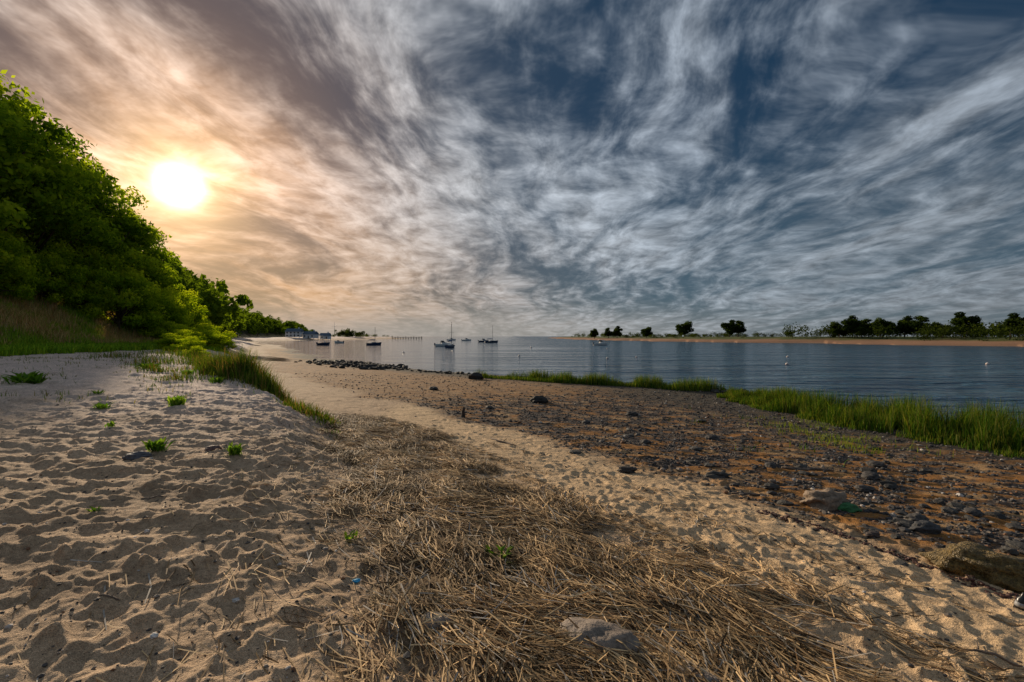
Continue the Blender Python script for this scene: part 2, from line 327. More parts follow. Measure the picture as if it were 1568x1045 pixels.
rock_line('mudflat_rocks',[(3.5,8),(6,8.5),(8,11),(5,13),(2,12)],120,.03,.09,12,3.2,1.3,.4)
rock_line('mudflat_rocks',[(4.4,4.6),(5.0,5.4),(6.2,6.6)],90,.025,.07,13,2.6,1.3,.45)
rock_line('seaweed_line',[(3.05,5.6),(3.5,5.0),(3.85,4.3),(4.2,3.6),(4.6,2.9)],800,.006,.016,5,.2)
bpy.data.objects['seaweed_line'].data.materials[0]=simple('seaweed',(.07,.028,.018),.6,var=.5,sc=60)
def rock(name,x,y,sx,sy,sz,col,seed,rot=0,sink=.25,amp=.3,mat=None,zoff=0):
    v,f=ICO4; v=v.copy(); rs=seed*3.7
    n=fbm(v[:,0]*1.1+rs,v[:,1]*1.1+v[:,2]*1.7,4,seed)+.6*fbm(v[:,2]*2.1+rs,v[:,0]*1.9-v[:,1],4,seed+5)
    q=np.round(n*5)/5*.35+n*.8; v=v*(1+amp*q)[:,None]
    v=v*np.array([sx,sy,sz]); c,s_=math.cos(rot),math.sin(rot); v=np.stack([v[:,0]*c-v[:,1]*s_,v[:,0]*s_+v[:,1]*c,v[:,2]],1)
    cl=np.tile(np.array(col),(len(v),1))*(1+.5*n)[:,None]
    ob=build(name,v,None,f,[mat or M_attr],None,True,np.clip(cl,.005,1)); ob.location=(x,y,float(ground_z(x,y))+sz*(1-2*sink)+zoff); return ob
rock('boulder',4.25,6.15,.3,.2,.16,(.22,.16,.11),1,.3,.3,.5)
rock('algae_rock',4.42,5.98,.15,.12,.07,(.03,.13,.04),2,.2)
M_weed=simple('rockweed',(.15,.10,.03),.5,var=.7,sc=35,bump=1.0)
rock('seaweed_covered_rock',4.35,4.1,.42,.22,.16,(.1,.06,.02),3,-.5,.25,.5,M_weed)
rock('flat_stone',3.4,7.5,.19,.1,.06,(.035,.033,.03),4,-.1)
rock('flat_stone',1.9,7.5,.17,.1,.06,(.04,.033,.028),5,.2)
rock('flat_stone',3.95,6.9,.12,.08,.05,(.05,.045,.04),6)
rock('dark_rock',1.1,18.3,.34,.25,.2,(.03,.027,.024),7)
rock('dark_rock',-2.4,30,.5,.3,.3,(.03,.027,.024),8)
rock('dark_rock',4.75,5.2,.16,.1,.08,(.05,.05,.052),9)
rock('dark_rock',5.0,5.6,.13,.1,.07,(.06,.055,.05),10)
rock('dark_rock',3.9,4.9,.07,.05,.035,(.06,.045,.04),23)
for i,(x,y,s) in enumerate([(5.6,7.2,.1),(6.4,8.1,.12),(4.9,8.6,.09),(7.4,9.2,.13),(3.1,10.5,.1),(5.2,11.8,.14),(2.2,13.5,.12),(-.8,16,.12),(-3.8,22,.18),(4.1,15.5,.16),(6.2,6.1,.09),(5.4,4.6,.08)]):
    rock('dark_rock',x,y,s*1.3,s,s*.6,(.05,.045,.042),30+i,i*.7)
rock('half_buried_rock',.5,2.62,.24,.13,.07,(.23,.18,.14),11,-.35,.42,.3)
rock('half_buried_rock',-.47,2.7,.12,.09,.05,(.25,.21,.17),12,.2,.36,.2)
rock('half_buried_rock',.95,2.35,.16,.08,.045,(.22,.18,.15),13,-.4,.38,.2)
rock('grey_stone',-4.5,5.45,.15,.09,.06,(.1,.1,.11),14,.1)
rock('red_stone',-3.85,5.85,.1,.08,.05,(.12,.07,.06),15)
rock('pale_pebble',-1.74,2.85,.022,.018,.015,(.55,.52,.48),16)
rock('pale_pebble',-1.9,2.4,.02,.016,.013,(.6,.58,.55),17)
rock('pale_pebble',-2.9,3.6,.02,.02,.015,(.5,.46,.42),18)
rock('blue_litter',-1.1,3.2,.035,.02,.012,(.05,.35,.6),19,.3)
mb=MB(); mb.tube([(0,0,-.3),(.01,0,0),(0.0,.01,.2),(.02,0,.3)],[.055,.055,.05,.035],9); mb.box((.02,0,.31),(.05,.03,.04)); ob=mb.out('mooring_post',[simple('old_wood',(.05,.035,.028),.9,var=.5,sc=20)]); ob.location=(-1.46,13.6,float(ground_z(-1.46,13.6))-.02)
M_drift=simple('driftwood',(.16,.12,.09),.85,var=.5,sc=18,bump=.5)
for (x,y,l,a,rd) in [(2.2,3.3,.5,-.5,.012),(3.4,6.5,.5,.05,.02),(2.75,8.4,.7,-.35,.018),(-.2,9.6,.9,-.9,.02),(5.6,8.6,.9,-.1,.03),(-2.4,2.7,.12,.1,.006),(-3.4,4.3,.2,.3,.007),(3.0,2.9,.45,-.6,.01)]:
    mb=MB(); P=[]
    for i in range(7):
        u=i/6-.5; px=x+u*l*math.cos(a)+.02*math.sin(i*2.1)*l; py=y+u*l*math.sin(a)+.03*math.cos(i*1.7)*l; P.append((px,py,float(ground_z(px,py))+rd*.6))
    mb.tube(P,[rd*.6,rd,rd,rd*1.1,rd*.9,rd*.8,rd*.4],7); mb.tube([P[3],(P[3][0]+.1*l,P[3][1]+.12*l,P[3][2]+.05*l)],[rd*.6,rd*.2],5); mb.out('driftwood_stick',[M_drift],True)
mb=MB(); mb.tube([(0,0,0),(0,0,.005),(0,0,.1),(0,0,.12),(0,0,.15),(0,0,.152)],[.02,.03,.03,.016,.012,.012],14,0); mb.tube([(0,0,.04),(0,0,.075)],[.031,.031],14,1)
ob=mb.out('discarded_bottle',[simple('black_plastic',(.015,.015,.017),.3,var=.1,bump=0),simple('pale_label',(.3,.3,.3),.5,var=.1,bump=0)],True); ob.location=(3.97,3.55,float(ground_z(3.97,3.55))-.01); ob.rotation_euler=(.12,.2,0)
# ------------------------------------------------------------ grass
def grass(name,x,y,h,cols,seed,width=.004,lean=.35,mat=None,z=None):
    r=np.random.default_rng(seed); n=len(x); h=h*r.uniform(.55,1.15,n); a=r.uniform(0,2*pi,n); ln=np.abs(r.normal(0,lean,n))+.05
    z=ground_z(x,y) if z is None else z; P0=np.stack([x,y,z-.02],1); dr=np.stack([np.cos(a),np.sin(a),0*a],1)
    P1=P0+dr*(h*ln*.35)[:,None]; P1[:,2]+=h*.55; P2=P0+dr*(h*ln)[:,None]; P2[:,2]+=h*(1-.25*ln)
    b=a+r.uniform(.8,2.2,n); sd=np.stack([np.cos(b),np.sin(b),0*b],1)
    w=width*r.uniform(.6,1.4,n)
    cl=np.array(cols)[r.integers(0,len(cols),n)]*r.uniform(.6,1.3,(n,1)); mb=MB(); strips(mb,P0,P1,P2,sd,w,w*.8,w*.12,cl); return mb.out(name,[mat or M_grass],True)
r=np.random.default_rng(20)
greens=[(.09,.18,.02),(.05,.12,.015),(.16,.22,.025),(.03,.07,.012),(.2,.2,.05)]
n=26000; y=r.uniform(9.0,22.5,n); fx=tab((8,14),(11,12.2),(14.5,10.6),(20.5,9.9),(23,10.6)); x=fx(y)+r.random(n)**.9*tab((9,3.6),(14,3.2),(20,2.2),(23,.6))(y)+fbm(y*.6,y*.6,2,3)*.9
kp=fbm(x*.9,y*.9,3,171)>-.28; x,y=x[kp],y[kp]
hh=tab((9,1.0),(14,.85),(20,.6),(23,.4))(y)*(.6+.75*sm(-.3,.3,fbm(x*.8,y*.8,3,181)))*sm(-.1,.8,x-fx(y)+.25)
grass('marsh_grass',x,y,np.maximum(hh,.2),greens,21,.008,.3)
n=9000; y=r.uniform(24.5,32,n); x=tab((24.5,10.3),(26,9.0),(28,4),(30,1.5),(32,-1.5))(y)+r.uniform(-1.4,1.6,n)
grass('marsh_grass',x,y,.55*(.4+sm(-.3,.3,fbm(x*.5,y*.5,2,3))),greens,22,.010,.3)
n=900; x=r.uniform(5,9,n); y=r.uniform(9,18,n); kp=fbm(x*.9,y*.9,2,191)>.33; grass('marsh_grass',x[kp],y[kp],.22,greens,23,.006,.5)
n=1500; y=r.uniform(10.5,16,n); x=r.normal(8.9,.6,n)+(y-12)*.1; kp=fbm(x,y,2,7)>-.05; grass('marsh_grass',x[kp],y[kp],.2,[(.22,.27,.03),(.16,.24,.03)],24,.006,.5)
cl_=[(-4.5,10.3,.3,.4,420),(-5.0,10.9,.25,.45,300),(-5.9,11.9,.3,.3,160),(-6.9,13.0,.4,.75,900),(-8.0,13.9,.5,1.1,1800),(-9.1,14.9,.55,1.1,1900),(-10.6,16.6,.55,.7,900),(-12.4,19,.7,.8,1000),(-14.2,21.5,.8,.6,700),(-16,24.5,1.1,.9,1300),(-4.0,9.7,.2,.22,120),(-3.5,8.9,.2,.12,50),(-9.3,12.6,.3,.35,160),(-11.5,14.8,.4,.35,200),(-14,17.5,.5,.4,240),(-17.5,20,.7,.35,300)]
X_=[];Y_=[];H_=[]
for (cx,cy,sp_,hh_,nn) in cl_:
    X_.append(cx+r.normal(0,sp_,nn)); Y_.append(cy+r.normal(0,sp_*.8,nn)); H_.append(hh_*np.exp(-((X_[-1]-cx)**2+(Y_[-1]-cy)**2)/(4*sp_**2)))
x,y,hh=map(np.concatenate,(X_,Y_,H_)); grass('dune_grass',x,y,hh,[(.07,.14,.015),(.12,.2,.02),(.04,.09,.012),(.17,.23,.03),(.30,.2,.08)],25,.009,.4)
n=9000; y=r.uniform(17,36,n); x=r.uniform(-26,-9,n); k_=(np.abs(x-(E(y)-2.6))<1.6+fbm(x,y,2,4))&(fbm(x*.8,y*.8,3,6)>.1); x,y=x[k_],y[k_]
grass('dune_grass',x,y,.4,[(.12,.2,.03),(.17,.23,.03),(.06,.12,.02)],26,.012,.6)
n=20000; y=r.uniform(8,26,n); x=r.uniform(-26,-5,n); kp=(fbm(x*.8,y*.8,3,211)>.25-.013*(y-9))&(x<E(y)-.5); x,y=x[kp],y[kp]
grass('beach_grass_tufts',x,y,.16,[(.12,.2,.03),(.25,.22,.08),(.1,.16,.03)],27,.007,.8)
n=36000; y=r.uniform(8,48,n); x=F(y)+r.uniform(-1.2,3.6,n)+fbm(y*.5,y*.5,2,5)*.8
grass('bluff_foot_grass',x,y,.42,[(.24,.42,.03),(.17,.34,.03),(.34,.48,.04),(.1,.2,.02)],28,.02,.6)
n=52000; y=r.uniform(8,46,n); x=F(y)-r.uniform(0,10,n); nz=fbm(x*.35,y*.35,3,221)
br=sm(-.3,.1,nz); 
k_=r.random(n)<br; grass('bluff_dry_grass',x[k_],y[k_],.7,[(.56,.37,.18),(.62,.47,.24),(.42,.25,.13),(.28,.3,.08)],29,.016,.5)
k_=~k_; grass('bluff_green_grass',x[k_],y[k_],.65,[(.16,.3,.03),(.26,.4,.04),(.34,.44,.05)],30,.022,.5)
def plant(x,y,w,h,n,cols,seed):
    r=np.random.default_rng(seed); mb=MB(); a=r.uniform(0,2*pi,n); ln=r.uniform(.25,1,n)*w/2; z0=float(ground_z(x,y))
    bx=x+r.normal(0,w*.13,n); by=y+r.normal(0,w*.1,n); P0=np.stack([bx,by,np.full(n,z0-.01)],1); dr=np.stack([np.cos(a),np.sin(a),0*a],1); hh=h*r.uniform(.4,1,n)
    P1=P0+dr*(ln*.55)[:,None]; P1[:,2]+=hh*.8; P2=P0+dr*ln[:,None]; P2[:,2]+=hh; sd=np.stack([-np.sin(a),np.cos(a),0*a],1)
    strips(mb,P0,P1,P2,sd,.003,w*.035+.006,.002,np.array(cols)[r.integers(0,len(cols),n)]*r.uniform(.7,1.3,(n,1))); mb.out('beach_plant',[M_leaf],True)
gp=[(.10,.22,.03),(.07,.16,.02),(.16,.26,.05)]
for i,a in enumerate([(-11.7,11.0,1.0,.34,90),(-6.5,8.8,.45,.24,70),(-4.5,5.75,.32,.15,80),(-3.42,5.6,.26,.16,60),(-7.5,8.3,.4,.12,30),(-10,14,.5,.2,50),(-9,9.9,.3,.1,30),(-12.6,15.8,1.1,.2,90),(-3.6,3.9,.12,.05,14),(-.1,3.6,.25,.12,26),(-1.4,3.9,.2,.07,16),(-6,6.8,.2,.1,16),(-6.9,5.9,.18,.08,14),(-5.2,11.5,.4,.25,50),(-8.2,12.6,.5,.2,50)]):
    plant(*a,gp,40+i)
# ------------------------------------------------------------ trees
def tree_mesh(name,seed,R0=4.0,zc=5.8,zr=4.2,nl=26,leaves=15000,ls=.11,trunk=.22,pal=((.055,.115,.008),(.18,.29,.016),(.38,.48,.03)),zmin=1.2,rm=1.0):
    r=np.random.default_rng(seed); mb=MB()
    cen=r.normal(0,1,(nl,3)); cen/=np.linalg.norm(cen,axis=1)[:,None]; cen*=r.uniform(.35,.95,(nl,1)); cen=cen*np.array([R0,R0,zr])+np.array([0,0,zc]); cen[:,2]=np.maximum(cen[:,2],zmin)
    rad=r.uniform(.14,.36,nl)*R0*rm
    k=r.choice(nl,leaves,p=rad**2/np.sum(rad**2)); d=r.normal(0,1,(leaves,3)); d/=np.linalg.norm(d,axis=1)[:,None]
    fr_=r.uniform(.35,1.15,leaves)**.6
    rr_=rad[k]*fr_*(1+.3*np.sin(d[:,0]*7+k)*np.cos(d[:,2]*6+k*2)); P=cen[k]+d*rr_[:,None]*np.array([1,1,.7 if rm==1.0 else 1.0])
    a=r.normal(0,1,(leaves,3)); a/=np.linalg.norm(a,axis=1)[:,None]; nrm=d+r.normal(0,.6,(leaves,3)); b=np.cross(nrm,a); b/=np.linalg.norm(b,axis=1)[:,None]; a=np.cross(b,nrm); a/=np.linalg.norm(a,axis=1)[:,None]
    s=ls*r.uniform(.6,1.4,leaves)[:,None]
    Vv=np.stack([P-a*s,P+b*s*.55-a*s*.1,P+a*s,P-b*s*.55-a*s*.1],1).reshape(-1,3); Qq=np.arange(leaves*4).reshape(-1,4)
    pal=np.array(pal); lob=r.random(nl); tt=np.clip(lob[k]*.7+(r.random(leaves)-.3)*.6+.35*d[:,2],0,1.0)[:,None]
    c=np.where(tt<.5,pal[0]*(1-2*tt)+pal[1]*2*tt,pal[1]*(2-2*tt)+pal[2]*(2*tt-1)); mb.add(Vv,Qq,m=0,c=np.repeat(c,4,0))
    top=np.array([r.normal(0,.3),r.normal(0,.3),zc+zr*.3]); mb.tube([(0,0,-1),(0,0,0.2),(top[0]*.4,top[1]*.4,zc*.55),top],[trunk*1.3,trunk,trunk*.7,trunk*.2],8,1)
    for i in range(0,nl):
        z0=r.uniform(.25,.75)*zc; s0=np.array([top[0]*.4,top[1]*.4,z0]); mid=(s0+cen[i])/2+np.array([0,0,-.3]); mb.tube([s0,mid,cen[i]],[trunk*.4,trunk*.25,trunk*.08],5,1)
    me=mb.out(name,[M_leaf,M_bark],True,link=False); return me
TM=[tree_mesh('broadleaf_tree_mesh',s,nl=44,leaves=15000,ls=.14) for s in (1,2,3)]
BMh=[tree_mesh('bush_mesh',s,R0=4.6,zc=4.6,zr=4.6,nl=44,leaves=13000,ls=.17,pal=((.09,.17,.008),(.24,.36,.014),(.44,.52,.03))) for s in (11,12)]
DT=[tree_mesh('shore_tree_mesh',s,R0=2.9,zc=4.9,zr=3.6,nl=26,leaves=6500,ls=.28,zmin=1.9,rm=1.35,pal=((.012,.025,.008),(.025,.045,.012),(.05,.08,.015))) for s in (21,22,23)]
def put(name,me,x,y,ztop,wide=1.0,rot=0,hbase=9.6,sink=.3):
    z=float(base_z(np.array([x]),np.array([y]))[0])-sink; s=(ztop-z)/hbase
    ob=bpy.data.objects.new(name,me); ob.location=(x,y,z); ob.scale=(s*wide,s*wide,s); ob.rotation_euler=(0,0,rot); scene.collection.objects.link(ob)
r=np.random.default_rng(60)
for i,(x,y,z) in enumerate([(-34,20,20.5),(-33,26.5,19.5),(-34.6,30,19.3),(-35.8,33.5,18.5),(-36.2,38,17.4),(-37.4,42,16.2),(-38.5,46.5,13.8),(-39.4,50.5,11.2),(-40.8,55,9),(-43,61,8.2),(-36,23,20),(-40,33,19.5),(-41,42,17),(-46,62,8.5),(-48,66,8)]):
    put('broadleaf_tree',TM[i%3],x,y,z,1.0,r.uniform(0,6))
for i in range(17):
    y=17+i*2.7; off=np.interp(y,[17,30,42,60],[7.8,6.4,2.4,.5]); x=float(F(y))-off+r.uniform(-.6,.6); zb=float(base_z(np.array([x]),np.array([y]))[0])
    put('hillside_shrub',BMh[i%2],x,y,zb+np.interp(y,[17,30,45,60],[6.2,6.0,5,3.2])*r.uniform(.7,1.2),.85,r.uniform(0,6),9.2,.5)
for x,y,h in [(-17.5,25,.8),(-19.5,27.5,1.0),(-16.2,24,.6),(-21.5,29,1.1),(-23,31,.9),(-24.5,33.5,1.4),(-26,36,1.2),(-28,39,1.9),(-29,43,2.3),(-31,48,2.2)]:
    zb=float(base_z(np.array([x]),np.array([y]))[0]); put('dune_shrub',BMh[int(y)%2],x,y,zb+h,1.7,x,9.2,.15)
def forest(name,xs,ys,hs,lp,seed,pal,fl=1.0,wide=.5):
    r=np.random.default_rng(seed); mb=MB(); pal=np.array(pal)
    for x,y,h in zip(xs,ys,hs):
        z=float(base_z(np.array([x]),np.array([y]))[0]); W=h*wide; nl=7; cen=r.normal(0,.38,(nl,3))*np.array([W,W,h*.4])+np.array([x,y,z+h*.52]); rad=r.uniform(.3,.55,nl)*W*.9
        k=r.integers(0,nl,lp); d=r.normal(0,1,(lp,3)); d/=np.linalg.norm(d,axis=1)[:,None]; P=cen[k]+d*(rad[k]*r.uniform(.7,1.15,lp))[:,None]; P[:,2]=np.maximum(P[:,2],z+.1)
        a=r.normal(0,1,(lp,3)); a/=np.linalg.norm(a,axis=1)[:,None]; b=np.cross(d+r.normal(0,.5,(lp,3)),a); b/=np.linalg.norm(b,axis=1)[:,None]
        s=(h*.045*fl)*r.uniform(.6,1.4,lp)[:,None]; Vv=np.stack([P-a*s,P+b*s*.7,P+a*s,P-b*s*.7],1).reshape(-1,3)
        tt=np.clip(r.random()*.5+r.random(lp)*.6,0,1)[:,None]; mb.add(Vv,np.arange(lp*4).reshape(-1,4),c=np.repeat(pal[0]*(1-tt)+pal[1]*tt,4,0))
        mb.tube([(x,y,z-.5),(x,y,z+h*.5)],[h*.02,h*.01],5,1)
    mb.out(name,[M_leaf,M_bark],True)
n=460; y=68+540*r.random(n)**1.5; x=F(y)-1-r.random(n)**1.2*np.interp(y,[70,150,300,600],[25,36,55,60]); h=r.uniform(6.5,11.5,n)*np.interp(y,[70,100,200,600],[.9,1.25,1.25,1.0])
forest('hillside_forest',x,y,h,620,61,((.03,.065,.008),(.12,.19,.016)),1.1)
for i,(x,y,z) in enumerate([(147.4,205,10.6),(153.2,205,13),(164.5,210,12),(167.1,205,12.4),(172.5,200,12.5),(173.7,195,12.8),(188.2,200,10.2),(174.2,175,13),(195.2,190,9),(199.3,185,9.1),(183.7,165,12),(190.8,165,11.3),(113.6,300,14.2),(124.2,260,13),(130,262,13.1),(97.5,330,11),(87.8,380,12.3),(81.7,385,11.3),(72.3,400,11),(159,207,10.5),(181,198,9.5)]):
    put('shore_tree',DT[i%3],x,y,z,1.3 if i in(12,13,14) else 1.2,r.uniform(0,6))
n=420; y=120+320*r.random(n)**1.2; x=R(y)+r.uniform(24,75,n); h=r.uniform(1.4,3.8,n)*(np.where((y<230),1.7,.75)); forest('shore_scrub',x,y,h,230,62,((.010,.02,.007),(.04,.06,.015)),1.3,.85)
n=40; y=400+300*r.random(n); x=R(y)+r.uniform(18,60,n); forest('shore_scrub',x,y,r.uniform(2,5,n),150,63,((.02,.035,.01),(.05,.07,.02)),1.7,.8)
n=14; forest('point_trees',-178+r.normal(0,6,n),r.uniform(495,510,n),r.uniform(6,9,n),250,64,((.02,.035,.01),(.05,.07,.02)),1.5,.6)
n=60; y=r.uniform(500,620,n); x=r.uniform(-240,-160,n); forest('point_scrub',x,y,r.uniform(1.5,4,n),120,65,((.02,.035,.01),(.05,.07,.02)),1.9,.8)
# ------------------------------------------------------------ houses, pier, pole
M_sid=simple('grey_siding',(.60,.62,.64),.7,var=.1,sc=2); M_roof=simple('slate_blue_roof',(.07,.11,.16),.8,var=.2,sc=2); M_win=simple('window_glass',(.03,.04,.05),.15,var=.1,bump=0); M_wt=simple('white_paint',(.75,.75,.73),.5,var=.08,bump=0)
def house(x,y,w,dp,h,rh,rot,floors=1):
    mb=MB(); mb.box((0,0,h/2),(w,dp,h),0)
    V=[(-w/2-.4,-dp/2-.5,h-.15),(w/2+.4,-dp/2-.5,h-.15),(w/2+.4,dp/2+.5,h-.15),(-w/2-.4,dp/2+.5,h-.15),(-w/2-.4,0,h+rh),(w/2+.4,0,h+rh)]
    mb.add(V,[[0,1,5,4],[2,3,4,5],[3,2,1,0]],[[0,4,3],[1,2,5]],m=1)
    for fl in range(floors):
        n=max(2,int(w/2.6)); zz=h*(fl+.55)/floors
        for i in range(n):
            xx=-w/2+w*(i+.5)/n
            if fl==0 and i==n//2: mb.box((xx,-dp/2-.02,1.05),(1.1,.1,2.1),3); mb.box((xx,-dp/2-.07,1.05),(.9,.06,1.9),2)
            else: mb.box((xx,-dp/2-.02,zz),(1.5,.1,1.3),3); mb.box((xx,-dp/2-.07,zz),(1.25,.06,1.05),2)
    mb.box((w*.28,0.6,h+rh+.1),(.8,.8,1.8),0)
    for sx_ in (-w/2+.4,w/2-.4):
        for sy_ in (-dp/2+.4,dp/2-.4): mb.box((sx_,sy_,-.8),(.3,.3,1.6),0)
    ob=mb.out('beach_house',[M_sid,M_roof,M_win,M_wt]); ob.location=(x,y,float(base_z(np.array([x]),np.array([y]))[0])+.6); ob.rotation_euler=(0,0,rot)
house(-171,358,11,8,4.2,2.4,.1,2); house(-160,362,9,8,3.4,2.2,-.05); house(-152.5,372,7,7,3,2,.1)
M_wood=simple('weathered_timber',(.10,.085,.07),.9,var=.4,sc=3)
mb=MB()
for i in range(12):
    xx=-118+i*2.6
    for yy in (448.5,451.5): mb.tube([(xx,yy,-2),(xx,yy,2.2+.3*(i%3))],[.2,.18],7)
    mb.box((xx,450,1.15),(.3,3.4,.25))
mb.box((-104,450,1.4),(31,3,.22)); mb.box((-104,448.6,2.1),(31,.12,.12)); mb.out('timber_pier',[M_wood])
mb=MB(); mb.tube([(0,0,0),(0,0,9),(0,0,17)],[.25,.2,.12],8); mb.tube([(-3,0,12),(3,0,12)],[.1,.1],6); mb.tube([(0,0,12),(2.8,0,15)],[.08,.06],6); ob=mb.out('flagpole',[M_wt]); ob.location=(-195,500,1.5)
# ------------------------------------------------------------ boats
M_hullw=simple('white_gelcoat',(.70,.70,.68),.3,var=.05,bump=0); M_hulld=simple('dark_hull_paint',(.03,.05,.1),.35,var=.1,bump=0); M_sail=simple('furled_sail_cloth',(.1,.16,.3),.8,var=.1); M_alu=simple('dark_spar',(.10,.10,.10),.5,.2,.05,bump=0)
def hull(mb,L,Bm,D,m=0,deck=1):
    n=11; V=[]
    for i in range(n):
        u=i/(n-1); bw=Bm/2*(.78+.22*math.sin(min(u*2,1)*pi/2))*(1-max(0,(u-.45)/.55)**2.2)+.01; sh=D*(.62+.28*u*u); kd=-D*.35*(1-max(0,(u-.6)/.4)**2)
        xx=-L/2+L*u
        for sgn in (-1,1):
            for j,pz in enumerate((0,.3,.6,1)):
                V.append((xx+(u**3)*pz*L*.05,sgn*bw*(0.0 if j==0 else (.62,.88,1)[j-1]),kd+(sh-kd)*pz))
    Q=[]
    for i in range(n-1):
        for s_ in (0,4):
            for j in range(3):
                a=i*8+s_+j; Q.append([a,a+1,a+9,a+8] if s_ else [a,a+8,a+9,a+1])
    mb.add(V,Q,m=m); dq=[[i*8+3,(i+1)*8+3,(i+1)*8+7,i*8+7] for i in range(n-1)]; Vd=np.array(V); Vd[:,2]-=.05; mb.add(Vd,dq,m=deck)
    mb.add(V[:8],[[0,1,5,4],[1,2,6,5],[2,3,7,6]],m=m)
def sailboat(x,y,L,mast,rot,m=0):
    mb=MB(); hull(mb,L,L*.31,1.15,m,0); mb.box((L*.02,0,.85),(L*.36,L*.17,.34),0); mb.box((L*.02,L*.086,.88),(L*.26,.03,.14),2); mb.box((L*.02,-L*.086,.88),(L*.26,.03,.14),2)
    mb.tube([(L*.1,0,.6),(L*.1,0,mast)],[.07,.05],8,3); mb.tube([(L*.1,0,1.6),(-L*.36,0,1.65)],[.05,.05],7,3); mb.tube([(L*.09,0,1.75),(-L*.12,0,1.85),(-L*.34,0,1.77)],[.14,.13,.07],8,4)
    for q in ((L*.5,0,1.0),(-L*.48,0,.75),(L*.08,L*.15,.8),(L*.08,-L*.15,.8)): mb.tube([q,(L*.1,0,mast*.97)],[.006,.006],4,3)
    mb.tube([(L*.1,-.7,mast*.6),(L*.1,.7,mast*.6)],[.02,.02],4,3); mb.box((-L*.47,0,.35),(.06,.3,.9),3)
    ob=mb.out('sailboat',[M_hullw,M_hulld,M_win,M_alu,M_sail]); ob.location=(x,y,.05); ob.rotation_euler=(0,0,rot)
def motorboat(x,y,L,rot,cab=True,m=0):
    mb=MB(); hull(mb,L,L*.37,1.15,m,0)
    if cab:
        mb.box((L*.1,0,.9),(L*.34,L*.25,.5),0); w=L*.12
        mb.add([(L*.2,-w,1.15),(L*.2,w,1.15),(L*.05,w,1.65),(L*.05,-w,1.65),(-L*.1,-w,1.15),(-L*.1,w,1.15),(-L*.08,w,1.65),(-L*.08,-w,1.65)],[[0,1,2,3],[0,3,7,4],[1,5,6,2]],m=2); mb.box((-L*.03,0,1.7),(L*.26,L*.27,.07),0)
        for q in (-1,1): mb.tube([(-L*.14,q*w,.8),(-L*.14,q*w,1.7)],[.03,.03],5,3)
    else:
        mb.box((0,0,.8),(.5,L*.28,.3),1); mb.add([(L*.16,-.5,.85),(L*.16,.5,.85),(L*.1,.5,1.3),(L*.1,-.5,1.3)],[[0,1,2,3]],m=2)
    mb.box((-L*.53,0,.7),(.35,.35,.6),1); mb.box((-L*.53,0,.12),(.16,.14,.8),1); mb.tube([(L*.25,-L*.12,1.0),(L*.25,-L*.12,1.3),(L*.5,0,1.4),(L*.25,L*.12,1.3),(L*.25,L*.12,1.0)],[.02]*5,5,3)
    ob=mb.out('motorboat',[M_hullw,M_hulld,M_win,M_alu]); ob.location=(x,y,.05); ob.rotation_euler=(0,0,rot)
sailboat(-15.6,116,5.4,6.6,1.35,1); sailboat(-9.5,209,6.5,8.0,.5,1); sailboat(-45.3,149,4.6,6.0,.3,1)
motorboat(-20,131,4.2,.25); motorboat(-14.6,232,5,.2,True,1); motorboat(-61.8,149,3.8,.1,False,1); motorboat(-73,192,4.4,2.8,False); motorboat(29,149,4.8,.15,True); motorboat(-30,299,6,.1); motorboat(-44,330,6,.1)
M_buoy=simple('buoy_white',(.65,.62,.58),.4,var=.08,bump=0); M_bor=simple('buoy_band',(.6,.14,.04),.5,var=.08,bump=0)
for x,y,s in [(29.4,48.6,.17),(50.8,48.6,.17),(12.9,61.5,.17),(1.1,69.7,.17),(17.8,65,.14),(-12,92,.2),(40,66,.17),(5,120,.25),(23,110,.2),(-20,84,.18)]:
    mb=MB(); pr=[(-.6,.5),(-.3,.88),(0,1),(.3,.92),(.6,.7),(.8,.4),(.95,.16),(1.15,.14)]
    mb.tube([(0,0,a*s) for a,b_ in pr],[b_*s for a,b_ in pr],14,0); mb.tube([(0,0,.02*s),(0,0,.2*s)],[1.02*s,.99*s],14,1); mb.tube([(-.12*s,0,1.15*s),(0,0,1.3*s),(.12*s,0,1.15*s)],[.04*s]*3,6,1)
    ob=mb.out('mooring_buoy',[M_buoy,M_bor],True); ob.location=(x,y,.03)
# ------------------------------------------------------------ sky
SUN=Vector((-.570,.781,.258)).normalized()
w=bpy.data.worlds.new("World"); scene.world=w; w.use_nodes=True; w.node_tree.nodes.clear(); t=NT(w.node_tree)
gen=t.n('ShaderNodeTexCoord').outputs['Generated']; D=t.vm('NORMALIZE',gen); sp=t.n('ShaderNodeSeparateXYZ'); t.put(sp.inputs[0],D); X,Y,Z=sp.outputs
Za=t.m('ABSOLUTE',Z); k=t.m('DIVIDE',1.0,t.m('ADD',Za,.16)); ca,sa=math.cos(.06),math.sin(.06)
u=t.m('MULTIPLY',t.m('SUBTRACT',t.m('MULTIPLY',X,ca),t.m('MULTIPLY',Y,sa)),k); v=t.m('MULTIPLY',t.m('ADD',t.m('MULTIPLY',X,sa),t.m('MULTIPLY',Y,ca)),k)
wv=t.noise(t.comb(t.m('MULTIPLY',u,1.2),t.m('MULTIPLY',v,.8),3.3),1,2,.5); wu=t.m('ADD',u,t.m('MULTIPLY',t.m('SUBTRACT',wv,.5),.75))
n1=t.noise(t.comb(t.m('MULTIPLY',wu,1.9),t.m('MULTIPLY',v,.8),2.6),1,7,.58,.14)
n2=t.noise(t.comb(t.m('MULTIPLY',wu,7.0),t.m('MULTIPLY',v,5.2),5.1),1.2,4,.62,.2)
n3=t.noise(t.comb(t.m('MULTIPLY',wu,6.5),t.m('MULTIPLY',v,1.0),9.1),1.2,4,.6,.05)
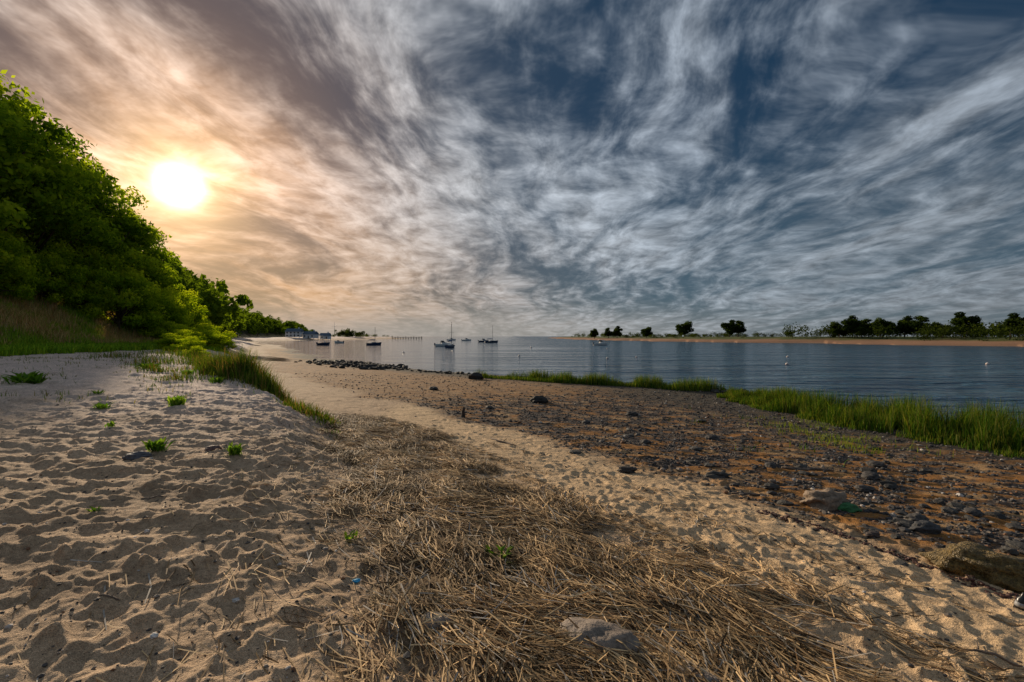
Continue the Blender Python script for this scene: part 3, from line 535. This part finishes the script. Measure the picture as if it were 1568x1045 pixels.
def lobe(px,py,pw):
    d=Vector(((px-784)/697,1,(515-py)/697)).normalized(); return t.m('POWER',t.m('MAXIMUM',t.vm('DOT_PRODUCT',D,tuple(d)),0.0),pw)
a=t.m('MAXIMUM',t.vm('DOT_PRODUCT',D,tuple(SUN)),0.0)
g1=t.m('POWER',a,6.0); g2=t.m('POWER',a,26.0); g3=t.m('POWER',a,260.0); dsc=t.m('POWER',a,3200.0)
c=t.m('ADD',t.m('MULTIPLY',n1,.61),t.m('ADD',t.m('MULTIPLY',n2,.19),t.m('MULTIPLY',n3,.20)))
bias=t.m('MULTIPLY',g1,.006)
for px,py,pw,am in [(640,230,16,.025),(760,130,90,-.05),(1150,90,160,-.035),(1565,60,30,-.04),(440,150,120,-.045),(1300,300,10,.05),(1040,60,200,.05),(760,410,160,-.05),(1130,370,160,-.05),(350,380,60,-.03),(620,400,120,.035)]:
    bias=t.m('ADD',bias,t.m('MULTIPLY',lobe(px,py,pw),am))
cb=t.m('ADD',c,bias); cl=t.mr(cb,.39,.635,0,1,True)
ny=t.n('ShaderNodeTexSky',sky_type='NISHITA'); ny.sun_disc=False; ny.sun_elevation=math.radians(15); ny.sun_rotation=math.radians(-36.1)
nys=t.vm('MULTIPLY',ny.outputs[0],(.003,.0045,.006))
low=t.mr(Za,0.0,.45,1,0)
gap=t.mix(low,(.010,.032,.066),(.055,.095,.13)); gap=t.mix(g1,gap,(.05,.062,.08)); gap=t.vm('ADD',gap,nys)
cld=t.mix(low,(.44,.51,.60),(.35,.41,.47)); cld=t.mix(g1,cld,(.64,.60,.56))
dim=t.mr(X,.1,.85,1.0,.62); tex=t.mr(n2,.3,.7,.5,1.25,False); dv=t.sc(cld,t.m('MULTIPLY',dim,tex))
sk=t.mix(cl,gap,dv)
wm=t.mr(cl,0,1,.4,1.0,False)
warm=t.sc(t.mix(g2,(0.,0.,0.),(.68,.25,.0)),wm); sk=t.vm('ADD',sk,warm)
lw=t.m('MULTIPLY',t.m('POWER',a,7.0),t.mr(Za,.0,.30,1,0)); sk=t.mix(t.m('MULTIPLY',lw,t.mr(cl,0,1,.4,.9,False)),sk,(.76,.42,.16))
hz=t.m('MULTIPLY',t.mr(Za,0,.09,1,0),t.mr(X,-.2,.6,.7,.2)); sk=t.mix(hz,sk,(.38,.36,.33))
sk=t.vm('ADD',sk,t.mix(g3,(0.,0.,0.),(.8,.5,.2))); sk=t.vm('ADD',sk,t.mix(dsc,(0.,0.,0.),(6.,5.4,4.4)))
bg=t.n('ShaderNodeBackground'); t.put(bg.inputs[0],sk); bg.inputs[1].default_value=1.0; ow=t.n('ShaderNodeOutputWorld'); t.nt.links.new(bg.outputs[0],ow.inputs[0])
L=bpy.data.lights.new('sun','SUN'); L.energy=5; L.angle=math.radians(1.5); L.color=(1,.82,.60); lo=bpy.data.objects.new('sun',L); lo.rotation_euler=SUN.to_track_quat('Z','Y').to_euler(); scene.collection.objects.link(lo)
cd=bpy.data.cameras.new('camera'); cd.lens=16; cd.sensor_width=36; cd.clip_end=30000; cd.clip_start=.05; co_=bpy.data.objects.new('camera',cd); co_.location=(0,0,3.0); co_.rotation_euler=(math.radians(90-.6),0,0); scene.collection.objects.link(co_); scene.camera=co_
